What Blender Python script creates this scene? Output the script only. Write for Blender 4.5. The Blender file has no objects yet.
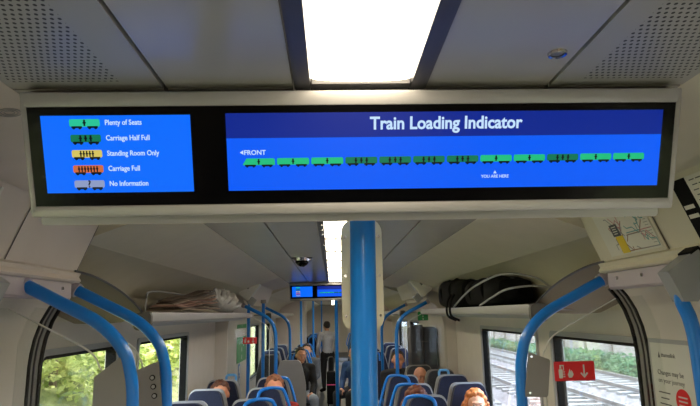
import bpy, bmesh, math, random
from mathutils import Vector, Matrix, noise
random.seed(7)
SC = bpy.context.scene
COL = SC.collection
R = math.radians

# ------------------------------------------------------------------ camera
def camera():
    f = 565.0
    p, y, r = R(11.0756), R(2.0215), R(1.2)
    fw = Vector((math.sin(y)*math.cos(p), math.cos(y)*math.cos(p), math.sin(p)))
    r0 = Vector((math.cos(y), -math.sin(y), 0)); u0 = r0.cross(fw)
    rt = math.cos(r)*r0 - math.sin(r)*u0; up = math.sin(r)*r0 + math.cos(r)*u0
    cd = bpy.data.cameras.new('camera'); cd.sensor_width = 36; cd.lens = f/700*36
    cd.clip_start = .02; cd.clip_end = 400
    o = bpy.data.objects.new('camera', cd); COL.objects.link(o)
    m = Matrix((rt, up, -fw)).transposed().to_4x4(); m.translation = Vector((-.045, 0, 1.75))
    o.matrix_world = m
    cd.dof.use_dof = False
    SC.camera = o
camera()

# ------------------------------------------------------------------ world, sun, exposure
w = bpy.data.worlds.new('sky'); SC.world = w; w.use_nodes = True
bg = w.node_tree.nodes['Background']
bg.inputs[0].default_value = (.80, .90, 1.0, 1); bg.inputs[1].default_value = 8.0
sd = bpy.data.lights.new('sun', 'SUN'); sd.energy = 15.0; sd.angle = R(3); sd.color = (1, .95, .85)
so = bpy.data.objects.new('sun', sd); COL.objects.link(so); so.rotation_euler = (R(-8), R(38), 0); so.location = (6, 4, 12)
SC.view_settings.view_transform = 'Standard'; SC.view_settings.look = 'None'
SC.view_settings.gamma = 1; SC.view_settings.use_curve_mapping = False
SC.view_settings.exposure = 0.0
SC.cycles.use_denoising = True
SC.cycles.max_bounces = 8; SC.cycles.diffuse_bounces = 4; SC.cycles.transparent_max_bounces = 24
SC.cycles.sample_clamp_indirect = 4
LAMP = 13.0          # strength of the ceiling lamp diffusers

# ------------------------------------------------------------------ materials
def lin(c):
    return tuple(((v/255)/12.92 if v/255 <= .04045 else ((v/255+.055)/1.055)**2.4) for v in c)
MATS = {}
def mat(name, rgb, rough=.5, metal=0, emit=0, spec=.5, noise_amt=0, noise_scale=8, coat=0, sheen=0):
    if name in MATS: return MATS[name]
    m = bpy.data.materials.new(name); m.use_nodes = True
    nt = m.node_tree; b = nt.nodes['Principled BSDF']
    c = (*lin(rgb), 1)
    b.inputs['Base Color'].default_value = c
    b.inputs['Roughness'].default_value = rough; b.inputs['Metallic'].default_value = metal
    b.inputs['Specular IOR Level'].default_value = spec
    b.inputs['Coat Weight'].default_value = coat
    b.inputs['Sheen Weight'].default_value = sheen
    if emit:
        b.inputs['Emission Color'].default_value = c; b.inputs['Emission Strength'].default_value = emit
    if noise_amt:
        tc = nt.nodes.new('ShaderNodeTexCoord'); n = nt.nodes.new('ShaderNodeTexNoise')
        n.inputs['Scale'].default_value = noise_scale; n.inputs['Detail'].default_value = 5
        nt.links.new(tc.outputs['Object'], n.inputs['Vector'])
        mx = nt.nodes.new('ShaderNodeMix'); mx.data_type = 'RGBA'
        lo = tuple(v*(1-noise_amt) for v in c[:3])+(1,); hi = tuple(min(1, v*(1+noise_amt)) for v in c[:3])+(1,)
        mx.inputs[6].default_value = lo; mx.inputs[7].default_value = hi
        mr = nt.nodes.new('ShaderNodeMapRange'); mr.inputs[1].default_value = .3; mr.inputs[2].default_value = .7
        nt.links.new(n.outputs['Fac'], mr.inputs[0]); nt.links.new(mr.outputs[0], mx.inputs[0])
        nt.links.new(mx.outputs[2], b.inputs['Base Color'])
        bp = nt.nodes.new('ShaderNodeBump'); bp.inputs['Strength'].default_value = .08; bp.inputs['Distance'].default_value = .01
        nt.links.new(n.outputs['Fac'], bp.inputs['Height']); nt.links.new(bp.outputs[0], b.inputs['Normal'])
    MATS[name] = m
    return m
cream = mat('cream_panel', (212, 200, 192), .42, noise_amt=.03)
creamw = mat('cream_wall', (212, 204, 196), .45, noise_amt=.03)
warmc = mat('warm_cove', (214, 206, 186), .38, noise_amt=.03)
lilac = mat('lilac_grey', (172, 162, 172), .4, noise_amt=.03)
ceilm = mat('ceiling_grey', (178, 174, 168), .25, .0, noise_amt=.03, noise_scale=3)
silver = mat('silver_trim', (170, 167, 168), .35, .1, noise_amt=.03)
dkgrey = mat('dark_grey', (74, 72, 76), .4, noise_amt=.05)
midgrey = mat('mid_grey', (140, 136, 134), .45, noise_amt=.04)
sleeveg = mat('sleeve_grey', (150, 152, 156), .55, noise_amt=.05)
black = mat('black_rubber', (12, 12, 13), .75, spec=.15, noise_amt=.1)
gloss = mat('black_glass', (6, 6, 8), .15, spec=.12)
blue = mat('blue_rail', (0, 118, 214), .3, coat=.2, noise_amt=.03)
bluel = mat('light_blue_handle', (96, 160, 214), .35, noise_amt=.03)
navy = mat('navy_moquette', (27, 33, 60), .9, noise_amt=.35, noise_scale=140, sheen=.1)
dgmoq = mat('charcoal_moquette', (58, 60, 68), .9, noise_amt=.3, noise_scale=140)
shell = mat('grey_shell', (168, 168, 172), .4, noise_amt=.03)
white = mat('white_plastic', (216, 214, 208), .4, noise_amt=.03)
red = mat('sign_red', (226, 22, 30), .4, noise_amt=.03)
green = mat('sign_green', (16, 140, 70), .4, noise_amt=.03)
yellow = mat('sign_yellow', (226, 196, 20), .4, noise_amt=.03)
paper = mat('paper', (222, 218, 208), .6, noise_amt=.03)
chrome = mat('chrome', (200, 200, 204), .15, 1, noise_amt=.02)
lampm = mat('lamp_diffuser', (255, 240, 208), .4, emit=LAMP)
lampm.node_tree.nodes['Principled BSDF'].inputs['Base Color'].default_value = (.8, .8, .8, 1)
floorm = mat('floor_vinyl', (70, 74, 84), .4, noise_amt=.35, noise_scale=160)
skin1 = mat('skin', (222, 160, 128), .5, noise_amt=.05, noise_scale=30)
tan = mat('tan_translucent', (136, 124, 104), .6, spec=.2, noise_amt=.03)

def perforated():
    m = bpy.data.materials.new('perforated_grey'); m.use_nodes = True
    nt = m.node_tree; b = nt.nodes['Principled BSDF']; L = nt.links.new; N = nt.nodes.new
    b.inputs['Roughness'].default_value = .4; b.inputs['Metallic'].default_value = 0
    tc = N('ShaderNodeTexCoord'); mp = N('ShaderNodeMapping'); mp.inputs['Scale'].default_value = (98, 86, 0)
    L(tc.outputs['Object'], mp.inputs['Vector'])
    sp = N('ShaderNodeSeparateXYZ'); L(mp.outputs[0], sp.inputs[0])
    def mth(op, a, b_=None):
        n = N('ShaderNodeMath'); n.operation = op
        for i, v in enumerate((a, b_)):
            if v is None: continue
            if isinstance(v, (int, float)): n.inputs[i].default_value = v
            else: L(v, n.inputs[i])
        return n.outputs[0]
    fy = mth('SUBTRACT', mth('FRACT', sp.outputs['Y']), .5)
    row = mth('MULTIPLY', mth('MODULO', mth('FLOOR', sp.outputs['Y']), 2), .5)
    fx = mth('SUBTRACT', mth('FRACT', mth('ADD', sp.outputs['X'], row)), .5)
    d = mth('SQRT', mth('ADD', mth('MULTIPLY', fx, fx), mth('MULTIPLY', fy, fy)))
    hole = mth('LESS_THAN', d, .25)
    # holes only in the field of the panel
    s2 = N('ShaderNodeSeparateXYZ'); L(tc.outputs['Object'], s2.inputs[0])
    ax = mth('ABSOLUTE', s2.outputs['X'])
    inx = mth('MULTIPLY', mth('GREATER_THAN', ax, .405), mth('LESS_THAN', ax, .588))
    iny = mth('LESS_THAN', s2.outputs['Y'], .925)
    hole = mth('MULTIPLY', hole, mth('MULTIPLY', inx, iny))
    mx = N('ShaderNodeMix'); mx.data_type = 'RGBA'
    mx.inputs[6].default_value = (*lin((170, 168, 164)), 1); mx.inputs[7].default_value = (*lin((26, 26, 28)), 1)
    L(hole, mx.inputs[0]); L(mx.outputs[2], b.inputs['Base Color'])
    bp = N('ShaderNodeBump'); bp.invert = True; bp.inputs['Distance'].default_value = .002; bp.inputs['Strength'].default_value = .4
    L(hole, bp.inputs['Height']); L(bp.outputs[0], b.inputs['Normal'])
    return m
perf = perforated()

def glassm(name='window_glass', tint=(.98, .99, .98), refl=1.0, milky=0.0):
    m = bpy.data.materials.new(name); m.use_nodes = True
    nt = m.node_tree; nt.nodes.clear(); N = nt.nodes.new; L = nt.links.new
    out = N('ShaderNodeOutputMaterial'); tr = N('ShaderNodeBsdfTransparent'); tr.inputs[0].default_value = (*tint, 1)
    gl = N('ShaderNodeBsdfGlossy'); gl.inputs['Roughness'].default_value = .02
    fr = N('ShaderNodeLayerWeight'); fr.inputs[0].default_value = .5
    pw_ = N('ShaderNodeMath'); pw_.operation = 'POWER'; pw_.inputs[1].default_value = 4; L(fr.outputs['Facing'], pw_.inputs[0])
    mu = N('ShaderNodeMath'); mu.operation = 'MULTIPLY_ADD'; mu.use_clamp = True; mu.inputs[1].default_value = .6*refl; mu.inputs[2].default_value = .04*refl; L(pw_.outputs[0], mu.inputs[0])
    mx = N('ShaderNodeMixShader'); L(mu.outputs[0], mx.inputs[0]); L(tr.outputs[0], mx.inputs[1]); L(gl.outputs[0], mx.inputs[2])
    last = mx.outputs[0]
    if milky:
        df = N('ShaderNodeBsdfDiffuse'); df.inputs[0].default_value = (.75, .73, .7, 1)
        m2 = N('ShaderNodeMixShader'); m2.inputs[0].default_value = milky; L(last, m2.inputs[1]); L(df.outputs[0], m2.inputs[2]); last = m2.outputs[0]
    L(last, out.inputs[0])
    return m
glass = glassm(); glassR_hazed = glassm('window_glass_right', (.84, .90, .97), 1.5, .10); screeng = glassm('screen_glass', (.95, .96, .95), .5)  # right panes have the bluish-white haze mixed into their colour
film = glassm('plastic_film', (.9, .88, .86), 1.0, .55)

# ------------------------------------------------------------------ mesh helpers
class G:
    def __init__(s): s.bm = bmesh.new(); s.mats = []
    def mi(s, m):
        if m not in s.mats: s.mats.append(m)
        return s.mats.index(m)
    def faces(s, fs, m=None):
        if m is not None:
            i = s.mi(m)
            for f in fs: f.material_index = i
    def box(s, c, d, m=None, bev=0, rot=None, seg=2):
        r = bmesh.ops.create_cube(s.bm, size=1)
        vs = r['verts']; bmesh.ops.scale(s.bm, vec=d, verts=vs)
        fs = list({f for v in vs for f in v.link_faces})
        if bev:
            es = list({e for v in vs for e in v.link_edges})
            rr = bmesh.ops.bevel(s.bm, geom=es, offset=min(bev, min(d)*.49), segments=seg, affect='EDGES', profile=.5)
            fs = list(set(rr['faces']) | {f for v in rr['verts'] for f in v.link_faces})
            vs = list({v for f in fs for v in f.verts})
        if rot is not None: bmesh.ops.transform(s.bm, matrix=rot.to_4x4(), verts=vs)
        bmesh.ops.translate(s.bm, vec=c, verts=vs)
        s.faces(fs, m); return s
    def tube(s, pts, r, seg=12, m=None, fillet=0, caps=True, flat=None):
        pts = [Vector(p) for p in pts]
        if fillet: pts = rounded(pts, fillet)
        n = len(pts); rs = r if isinstance(r, (list, tuple)) else [r]*n
        if len(rs) != n: rs = [rs[0] + (rs[-1]-rs[0])*i/(n-1) for i in range(n)]
        rings = []; prev = None
        for i, p in enumerate(pts):
            t = (pts[min(i+1, n-1)] - pts[max(i-1, 0)]).normalized()
            if prev is None:
                a = Vector((0, 0, 1)) if abs(t.z) < .9 else Vector((0, 1, 0))
                u = t.cross(a).normalized()
            else: u = (prev - t*prev.dot(t)).normalized()
            prev = u; v = t.cross(u)
            rings.append([s.bm.verts.new(p + (u*math.cos(2*math.pi*k/seg) + v*math.sin(2*math.pi*k/seg)*(flat or 1))*rs[i]) for k in range(seg)])
        fs = []
        for i in range(n-1):
            for k in range(seg): fs.append(s.bm.faces.new((rings[i][k], rings[i][(k+1) % seg], rings[i+1][(k+1) % seg], rings[i+1][k])))
        if caps: fs.append(s.bm.faces.new(rings[0][::-1])); fs.append(s.bm.faces.new(rings[-1]))
        s.faces(fs, m); return s
    def prism(s, poly, a0, a1, axis='y', m=None):
        """closed 2D polygon extruded along an axis; poly in the two other axes (x,z)|(x,y)|(y,z)"""
        def P(p, a):
            return Vector((p[0], a, p[1])) if axis == 'y' else Vector((p[0], p[1], a)) if axis == 'z' else Vector((a, p[0], p[1]))
        A = [s.bm.verts.new(P(p, a0)) for p in poly]; B = [s.bm.verts.new(P(p, a1)) for p in poly]
        n = len(poly); fs = [s.bm.faces.new(A), s.bm.faces.new(B[::-1])]
        for i in range(n): fs.append(s.bm.faces.new((A[i], B[i], B[(i+1) % n], A[(i+1) % n])))
        s.faces(fs, m); return s
    def grid(s, rows, m=None, thick=0):
        V = [[s.bm.verts.new(Vector(p)) for p in r] for r in rows]; fs = []
        for i in range(len(V)-1):
            for j in range(len(V[0])-1): fs.append(s.bm.faces.new((V[i][j], V[i][j+1], V[i+1][j+1], V[i+1][j])))
        s.faces(fs, m)
        if thick:
            bmesh.ops.recalc_face_normals(s.bm, faces=fs)
            r = bmesh.ops.solidify(s.bm, geom=fs, thickness=thick)
            s.faces([g for g in r['geom'] if isinstance(g, bmesh.types.BMFace)], m)
        return s
    def ball(s, c, r, m=None, u=16, v=10, rot=None):
        q = bmesh.ops.create_uvsphere(s.bm, u_segments=u, v_segments=v, radius=1)
        vs = q['verts']; bmesh.ops.scale(s.bm, vec=r if isinstance(r, (tuple, list)) else (r, r, r), verts=vs)
        if rot is not None: bmesh.ops.transform(s.bm, matrix=rot.to_4x4(), verts=vs)
        bmesh.ops.translate(s.bm, vec=c, verts=vs)
        s.faces({f for v_ in vs for f in v_.link_faces}, m); return s
    def mesh(s, name, m=None, smooth=True, angle=35):
        bmesh.ops.recalc_face_normals(s.bm, faces=s.bm.faces[:])
        me = bpy.data.meshes.new(name); s.bm.to_mesh(me); s.bm.free()
        for q in (s.mats or [m]): me.materials.append(q)
        if smooth:
            me.polygons.foreach_set('use_smooth', [True]*len(me.polygons))
            me.set_sharp_from_angle(angle=R(angle))
        return me
    def done(s, name, m=None, parent=None, smooth=True, **k):
        o = bpy.data.objects.new(name, s.mesh(name, m, smooth)); COL.objects.link(o)
        if parent: o.parent = parent
        for a, b in k.items(): o[a] = b
        return o
def rounded(pts, r, n=7):
    out = [pts[0]]
    for i in range(1, len(pts)-1):
        a, b, c = pts[i-1], pts[i], pts[i+1]
        d1 = (a-b); d2 = (c-b); q = min(r, d1.length*.48, d2.length*.48)
        p0 = b + d1.normalized()*q; p2 = b + d2.normalized()*q
        for k in range(n+1):
            t = k/n; out.append((1-t)**2*p0 + 2*t*(1-t)*b + t*t*p2)
    out.append(pts[-1]); return out
def bev_all(g, w_):
    es = [e for e in g.bm.edges if len(e.link_faces) == 2 and e.calc_face_angle(0) > R(50)]
    bmesh.ops.bevel(g.bm, geom=es, offset=w_, segments=3, affect='EDGES', profile=.5)
def rrect(x0, x1, y0, y1, r, n=4):
    P = []
    for cx, cy, a in ((x1-r, y1-r, 0), (x0+r, y1-r, 90), (x0+r, y0+r, 180), (x1-r, y0+r, 270)):
        for k in range(n+1):
            t = R(a+90*k/n); P.append((cx+r*math.cos(t), cy+r*math.sin(t)))
    return P
def thing(name, label, cat, loc=(0, 0, 0), rz=0, group=None):
    o = bpy.data.objects.new(name, None); o.empty_display_size = .05; COL.objects.link(o)
    o.location = loc; o.rotation_euler = (0, 0, rz); o['label'] = label; o['category'] = cat
    if group: o['group'] = group
    return o
def struct(o): o['kind'] = 'structure'; return o
def dup(root, loc=None, rz=None, label=None, group=None):
    r = root.copy(); COL.objects.link(r)
    if loc is not None: r.location = loc
    if rz is not None: r.rotation_euler = (0, 0, rz)
    if label: r['label'] = label
    if group: r['group'] = group
    for ch in list(root.children):
        c = ch.copy(); COL.objects.link(c); c.parent = r
        for g in list(ch.children):
            d = g.copy(); COL.objects.link(d); d.parent = c
    return r
def text(s, size, x, y, z, m, parent, name='lettering', xs=1.0, bold=0.0, depth=.0002, align='LEFT', M=None):
    cu = bpy.data.curves.new('t', 'FONT'); cu.body = s; cu.size = size; cu.offset = bold; cu.extrude = depth; cu.align_x = align
    cu.resolution_u = 3
    t = bpy.data.objects.new('t', cu); COL.objects.link(t)
    dg = bpy.context.evaluated_depsgraph_get(); me = bpy.data.meshes.new_from_object(t.evaluated_get(dg))
    bpy.data.objects.remove(t); bpy.data.curves.remove(cu)
    me.materials.clear(); me.materials.append(m)
    T = Matrix.Translation((x, y, z)) @ Matrix.Diagonal((xs, 1, 1, 1))
    if M is not None: T = M @ T
    me.transform(T)
    o = bpy.data.objects.new(name, me); COL.objects.link(o); o.parent = parent
    return o

Y0, Y1 = -4.2, 27.0        # ends of the built length
CAR_END = 13.0             # end of this carriage

# ================================================================== SETTING
g = G(); g.box((0, (Y0+Y1)/2, -.03), (2.8, Y1-Y0, .06)); struct(g.done('floor', floorm))
# ceiling: centre panels between seams, perforated side strips, dark void above the gaps
g = G()
for a, b in ((Y0, .955), (.962, 7.28), (7.29, CAR_END)):
    for s in (-1, 1):
        g.box((s*.2295+.009, (a+b)/2, 2.165), (.223, b-a, .03), ceilm)
        g.box((s*.4750+.009*(s > 0)+.004*(s < 0), (a+b)/2, 2.165), (.254 if s > 0 else .262, b-a, .03), perf if a < 0 else ceilm)
g.box((0, (Y0+CAR_END)/2, 2.215), (1.3, CAR_END-Y0, .02), black)
struct(g.done('ceiling'))
# second carriage ceiling
g = G(); g.box((0, (CAR_END+Y1)/2+.6, 2.165), (1.2, Y1-CAR_END-1.2, .03)); struct(g.done('ceiling', ceilm))

def mirror(P, s): return [(s*x, z) for x, z in P]
# vestibule coves and walls
def cove_poly(prof, t=.03):
    out = []
    n = len(prof)
    for i in range(n):
        a = Vector(prof[max(i-1, 0)]); b = Vector(prof[min(i+1, n-1)]); d = (b-a).normalized(); nn = Vector((-d.y, d.x))
        if nn.x < 0 and nn.y < 0: nn = -nn
        out.append(tuple(Vector(prof[i]) + nn*t))
    return list(prof) + out[::-1]
VC = [(.603, 2.150), (.62, 2.1475), (.862, 2.104), (.877, 2.099), (.885, 2.088), (.955, 1.915)]
SCV = [(.603, 2.150), (.70, 2.117), (.94, 2.029), (.947, 2.024), (.953, 2.024), (1.10, 1.955), (1.20, 1.88), (1.255, 1.80), (1.27, 1.74)]
for s, nm in ((-1, 'trim_1'), (1, 'trim_2')):
    for k, (a, b) in enumerate(((Y0, 2.06), (6.15, 8.15))):
        g = G(); g.prism(mirror(cove_poly(VC), s), a, b, 'y', cream if s < 0 else warmc)
        if k == 0:   # panel joints of the steep cove panel
            pass
        struct(g.done(nm))
    for a, b in ((2.06, 6.15), (8.15, CAR_END), (CAR_END+1.2, Y1)):
        g = G(); g.prism(mirror(cove_poly(SCV), s), a, b, 'y'); struct(g.done(nm, warmc))
for s in (-1, 1):
    for y in (2.0595, 6.1505, 8.1495):
        g = G(); g.prism(mirror(SCV + [(1.33, 2.0), (.90, 2.2), (.603, 2.2)], s), y-.002, y+.002, 'y'); struct(g.done('trim_%d' % (1 if s < 0 else 2), warmc))
WPROF = [(1.17, 0.0), (1.17, 1.58), (1.166, 1.63), (1.158, 1.68), (1.138, 1.745), (1.112, 1.795), (1.085, 1.83), (1.05, 1.853), (.985, 1.868)]
def wall_slab(prof, t): return list(prof) + [(prof[-1][0]+.05, prof[-1][1]+.12), (prof[0][0]+t, 1.98), (prof[0][0]+t, 0)]
def vest_wall(s, a, b, door=None, nm='wall_left'):
    g = G()
    pr = mirror(wall_slab(WPROF, .16), s)
    if door:
        d0, d1 = door
        low = list(WPROF) + [(.99, 1.875), (1.33, 1.875), (1.33, 0)]
        g.prism(pr, a, d0, 'y', creamw); g.prism(pr, d1, 2.05, 'y', creamw); g.prism(mirror(low, s), 2.05, b, 'y', creamw)
        top = [(x, z) for x, z in wall_slab(WPROF, .16) if z > 1.7]
        top = [(1.17, 1.86)] + [(1.33, 1.98), (1.33, 1.86)]
        g.prism(mirror([(1.085, 1.83), (.985, 1.868), (1.035, 1.99), (1.33, 1.98), (1.33, 1.83)], s), d0, d1, 'y', creamw)
    else: g.prism(pr, a, b, 'y', creamw)
    return struct(g.done(nm))
for s, nm in ((-1, 'wall_left'), (1, 'wall_right')):
    vest_wall(s, Y0, 2.2, (-.55, .85), nm)
    vest_wall(s, 6.25, 8.05, None, nm)
# saloon walls with window openings
def saloon_wall(s, a, b, wins, nm):
    g = G(); z0, z1, x0, x1 = .80, 1.595, 1.30, 1.36
    xc = s*(x0+x1)/2
    g.box((xc, (a+b)/2, z0/2), (x1-x0, b-a, z0)); g.box((xc, (a+b)/2, (z1+2.05)/2), (x1-x0, b-a, 2.05-z1))
    y = a
    for w0, w1 in wins+[(b, b)]:
        if w0 > y: g.box((xc, (y+w0)/2, (z0+z1)/2), (x1-x0, w0-y, z1-z0))
        y = w1
    return struct(g.done(nm, creamw))
WN = 0
def window(s, w0, w1, gm):
    global WN; WN += 1
    z0, z1 = .80, 1.595
    root = thing('window_%d' % WN, '', '', (s*1.3, (w0+w1)/2, (z0+z1)/2)); del root['label']; del root['category']; struct(root)
    hw, hh = (w1-w0)/2, (z1-z0)/2
    def ring(o, i, xa, xb, m, name):
        g = G(); O = rrect(-hw-o, hw+o, -hh-o, hh+o, .03); I = rrect(-hw+i, hw-i, -hh+i, hh-i, .03)
        n = len(O); vs = [[g.bm.verts.new((x_*s, p[0], p[1])) for p in P] for x_, P in ((xa, O), (xa, I), (xb, I), (xb, O))]
        for q in range(4):
            for k in range(n): g.bm.faces.new((vs[q][k], vs[q][(k+1) % n], vs[(q+1) % 4][(k+1) % n], vs[(q+1) % 4][k]))
        return g.done(name, m, root)
    ring(.028, .0, -.012, .002, shell, 'window_surround'); ring(0, .016, -.002, .05, black, 'window_seal')
    g = G(); g.box((s*.035, 0, 0), (.006, hw*2-.01, hh*2-.01)); g.done('pane', gm, root)
    return root
for s, nm, gm in ((-1, 'wall_left', glass), (1, 'wall_right', glassR_hazed)):
    ws = [(2.55, 3.42), (3.80, 5.06)] if s < 0 else [(2.5, 3.50), (3.78, 5.16)]
    saloon_wall(s, 2.28, 6.3, ws, nm)
    for a, b in ws: window(s, a, b, gm)
    ws = [(8.6, 9.9), (10.3, 11.6)]
    saloon_wall(s, 8.0, CAR_END, ws, nm)
    for a, b in ws: window(s, a, b, gm)
    ws = [(15.0, 16.3), (16.8, 18.1), (20.5, 21.8), (22.5, 23.8)]
    saloon_wall(s, CAR_END+1.2, Y1, ws, nm)
    for a, b in ws: window(s, a, b, gm)
    # gangway between the carriages
    g = G(); g.box((s*.72, CAR_END+.6, 1.05), (.1, 1.2, 2.1)); g.box((s*1.04, CAR_END+.02, 1.05), (.6, .04, 2.1)); g.box((s*1.04, CAR_END+1.18, 1.05), (.6, .04, 2.1))
    struct(g.done(nm, cream))
g = G(); g.box((0, CAR_END+.6, 2.12), (1.54, 1.24, .05)); struct(g.done('ceiling', cream))
g = G(); g.box((0, Y0-.03, 1.1), (2.7, .06, 2.3)); struct(g.done('wall_back', creamw))
g = G(); g.box((0, Y1+.03, 1.1), (2.7, .06, 2.3)); struct(g.done('wall_front', creamw))
# outer roof shell keeps daylight out of the voids
g = G(); g.prism([(-1.38, 1.9), (-1.2, 2.3), (1.2, 2.3), (1.38, 1.9), (1.40, 1.9), (1.22, 2.34), (-1.22, 2.34), (-1.40, 1.9)], Y0, Y1, 'y'); struct(g.done('roof', midgrey))
for s, nm in ((-1, 'door_1'), (1, 'door_2')):
    root = thing(nm, '', '', (s*1.25, .15, 0)); del root['label']; del root['category']; struct(root)
    g = G(); g.box((0, 0, .45), (.04, 1.36, .9)); g.box((0, 0, 1.72), (.04, 1.36, .24))
    for q in (-1, 0, 1): g.box((0, q*.63, 1.25), (.04, .1 if q else .16, .72))
    g.done('door_leaf', white, root)
    g = G(); g.box((0, 0, 1.25), (.008, 1.2, .70)); g.done('door_window', glass, root)

# body rib with rubber seals where the vestibule wall ends
for s, nm in ((-1, 'trim_3'), (1, 'trim_4')):
    g = G()
    P = WPROF[:-2]
    def strip(off0, off1, a, b, m):
        A = []; B = []
        for i, p in enumerate(P):
            q0 = Vector(P[max(i-1, 0)]); q1 = Vector(P[min(i+1, len(P)-1)]); d = (q1-q0).normalized(); nn = Vector((-d.y, d.x))
            if nn.x > 0: nn = -nn
            A.append((p[0]+nn.x*off0, p[1]+nn.y*off0)); B.append((p[0]+nn.x*off1, p[1]+nn.y*off1))
        g.prism(mirror(A + B[::-1], s), a, b, 'y', m)
    strip(.004, -.012, 2.195, 2.212, black)
    strip(.000, -.035, 2.212, 2.275, midgrey)
    strip(.006, -.02, 2.235, 2.240, dkgrey)
    strip(.008, -.035, 2.275, 2.292, black)
    struct(g.done(nm))

# steep cove panels: removable hatch with fine dark joints
for s, a, b in ((1, 1.63, 2.03), (-1, 1.60, 2.045)):
    d = Vector((.955-.885, 1.915-2.088)).normalized(); n = Vector((d.y, -d.x))   # towards the cabin
    if n.x > 0: n = -n
    def pt(t, y, h):
        p = Vector((.887, 2.083)) + d*t + n*h; return (s*p.x, y, p.y)
    g = G(); L_ = .177
    g.grid([[pt(0, a, .003), pt(L_, a, .003)], [pt(0, b, .003), pt(L_, b, .003)]], cream if s < 0 else warmc, .003)
    for y in (a-.002, b+.002): g.grid([[pt(0, y-.0012, .0035), pt(L_, y-.0012, .0035)], [pt(0, y+.0012, .0035), pt(L_, y+.0012, .0035)]], dkgrey, .001)
    o = struct(g.done('trim_%d' % (5 if s > 0 else 6)))

# ================================================================== CEILING THINGS
def ceiling_light(ya, yb, label, group, hooks=False):
    root = thing('ceiling_light', label, 'light', (.0115, (ya+yb)/2, 2.15), 0, group); h = (yb-ya)/2
    g = G()
    for s in (-1, 1):
        g.prism([(s*.1175, .006), (s*.1175, -.004), (s*.110, -.008), (s*.089, -.006), (s*.086, .004), (s*.086, .012)], -h, h, 'y')
    for s in (-1, 1): g.box((0, s*(h-.014), .001), (.172, .028, .014))
    g.done('frame', dkgrey, root)
    g = G(); rows = []
    n = max(8, int((yb-ya)/.08))
    for i in range(n+1):
        rows.append([(.086*math.sin(R(t)), -h+.028+(2*h-.056)*i/n, .004-.006*math.cos(R(t))) for t in range(-90, 91, 20)])
    g.grid(rows); g.done('diffuser', lampm, root)
    y = -h+.62
    while y < h-.2: g = G(); g.box((0, y, -.004), (.176, .030, .010)); g.done('cross_bar', midgrey, root); y += .62
    if ya > 1:
        for x in (-.03, .03): g = G(); g.box((x, 0, -.0035), (.004, 2*h-.06, .004)); g.done('lamp_rib', silver, root)
    if hooks:
        for y in (1.35, 1.50, 1.65, 2.1): g = G(); g.ball((-.100, -h+y, -.010), (.006, .012, .006)); g.done('catch', chrome, root)
    return root
ceiling_light(-1.9, -.05, 'unseen ceiling light panel added overhead, just behind the viewer', 'ceiling light strip')
ceiling_light(-4.1, -2.0, 'unseen ceiling light panel added well behind the viewer', 'ceiling light strip')  # both panels behind the viewer continue the strip unseen, added for front light
ceiling_light(-.04, .955, 'warm glowing ceiling light panel in a dark frame, nearest above the large display', 'ceiling light strip')
ceiling_light(1.15, 7.20, 'long glowing ceiling light strip seen beneath the large display, beyond the blue pole', 'ceiling light strip', True)
ceiling_light(7.4, 12.6, 'distant ceiling light strip beyond the small far display', 'ceiling light strip')
ceiling_light(15.0, 25.5, 'ceiling light strip of the next carriage, farthest of all', 'ceiling light strip')
# oval sensor
root = thing('ceiling_spotlight', 'small round chrome recessed fitting in the grey ceiling right of the light', 'light fitting', (.319, .825, 2.15))
g = G(); N_ = 24
P1 = [(.0155*math.cos(2*math.pi*k/N_), .0155*math.sin(2*math.pi*k/N_)) for k in range(N_)]; P2 = [(p[0]*.7, p[1]*.7) for p in P1]
V = [[g.bm.verts.new((p[0], p[1], z)) for p in PP] for PP, z in ((P1, 0), ([(p[0]*.93, p[1]*.93) for p in P1], -.004), (P2, -.003), (P2, .002))]
for q in range(3):
    for k in range(N_): g.bm.faces.new((V[q][k], V[q][(k+1) % N_], V[q+1][(k+1) % N_], V[q+1][k]))
g.done('bezel', chrome, root)
g = G(); g.ball((0, 0, .0005), (.0108, .0108, .003)); g.done('lens', midgrey, root)
# cctv dome
root = thing('security_camera', 'dark dome security camera in a chrome ring under the ceiling left of the light strip', 'camera', (-.255, 4.08, 2.15))
g = G(); g.tube([(0, 0, 0), (0, 0, -.022)], [.068, .058], 28); g.done('ring', chrome, root)
g = G(); g.box((0, .0, -.004), (.15, .11, .008), bev=.004); g.done('mounting_plate', dkgrey, root)
g = G(); g.ball((0, 0, -.022), (.048, .048, .04), u=24, v=14); g.done('dome', gloss, root)
g = G(); g.ball((.01, -.02, -.05), (.016, .016, .016)); g.done('lens', black, root)

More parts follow.
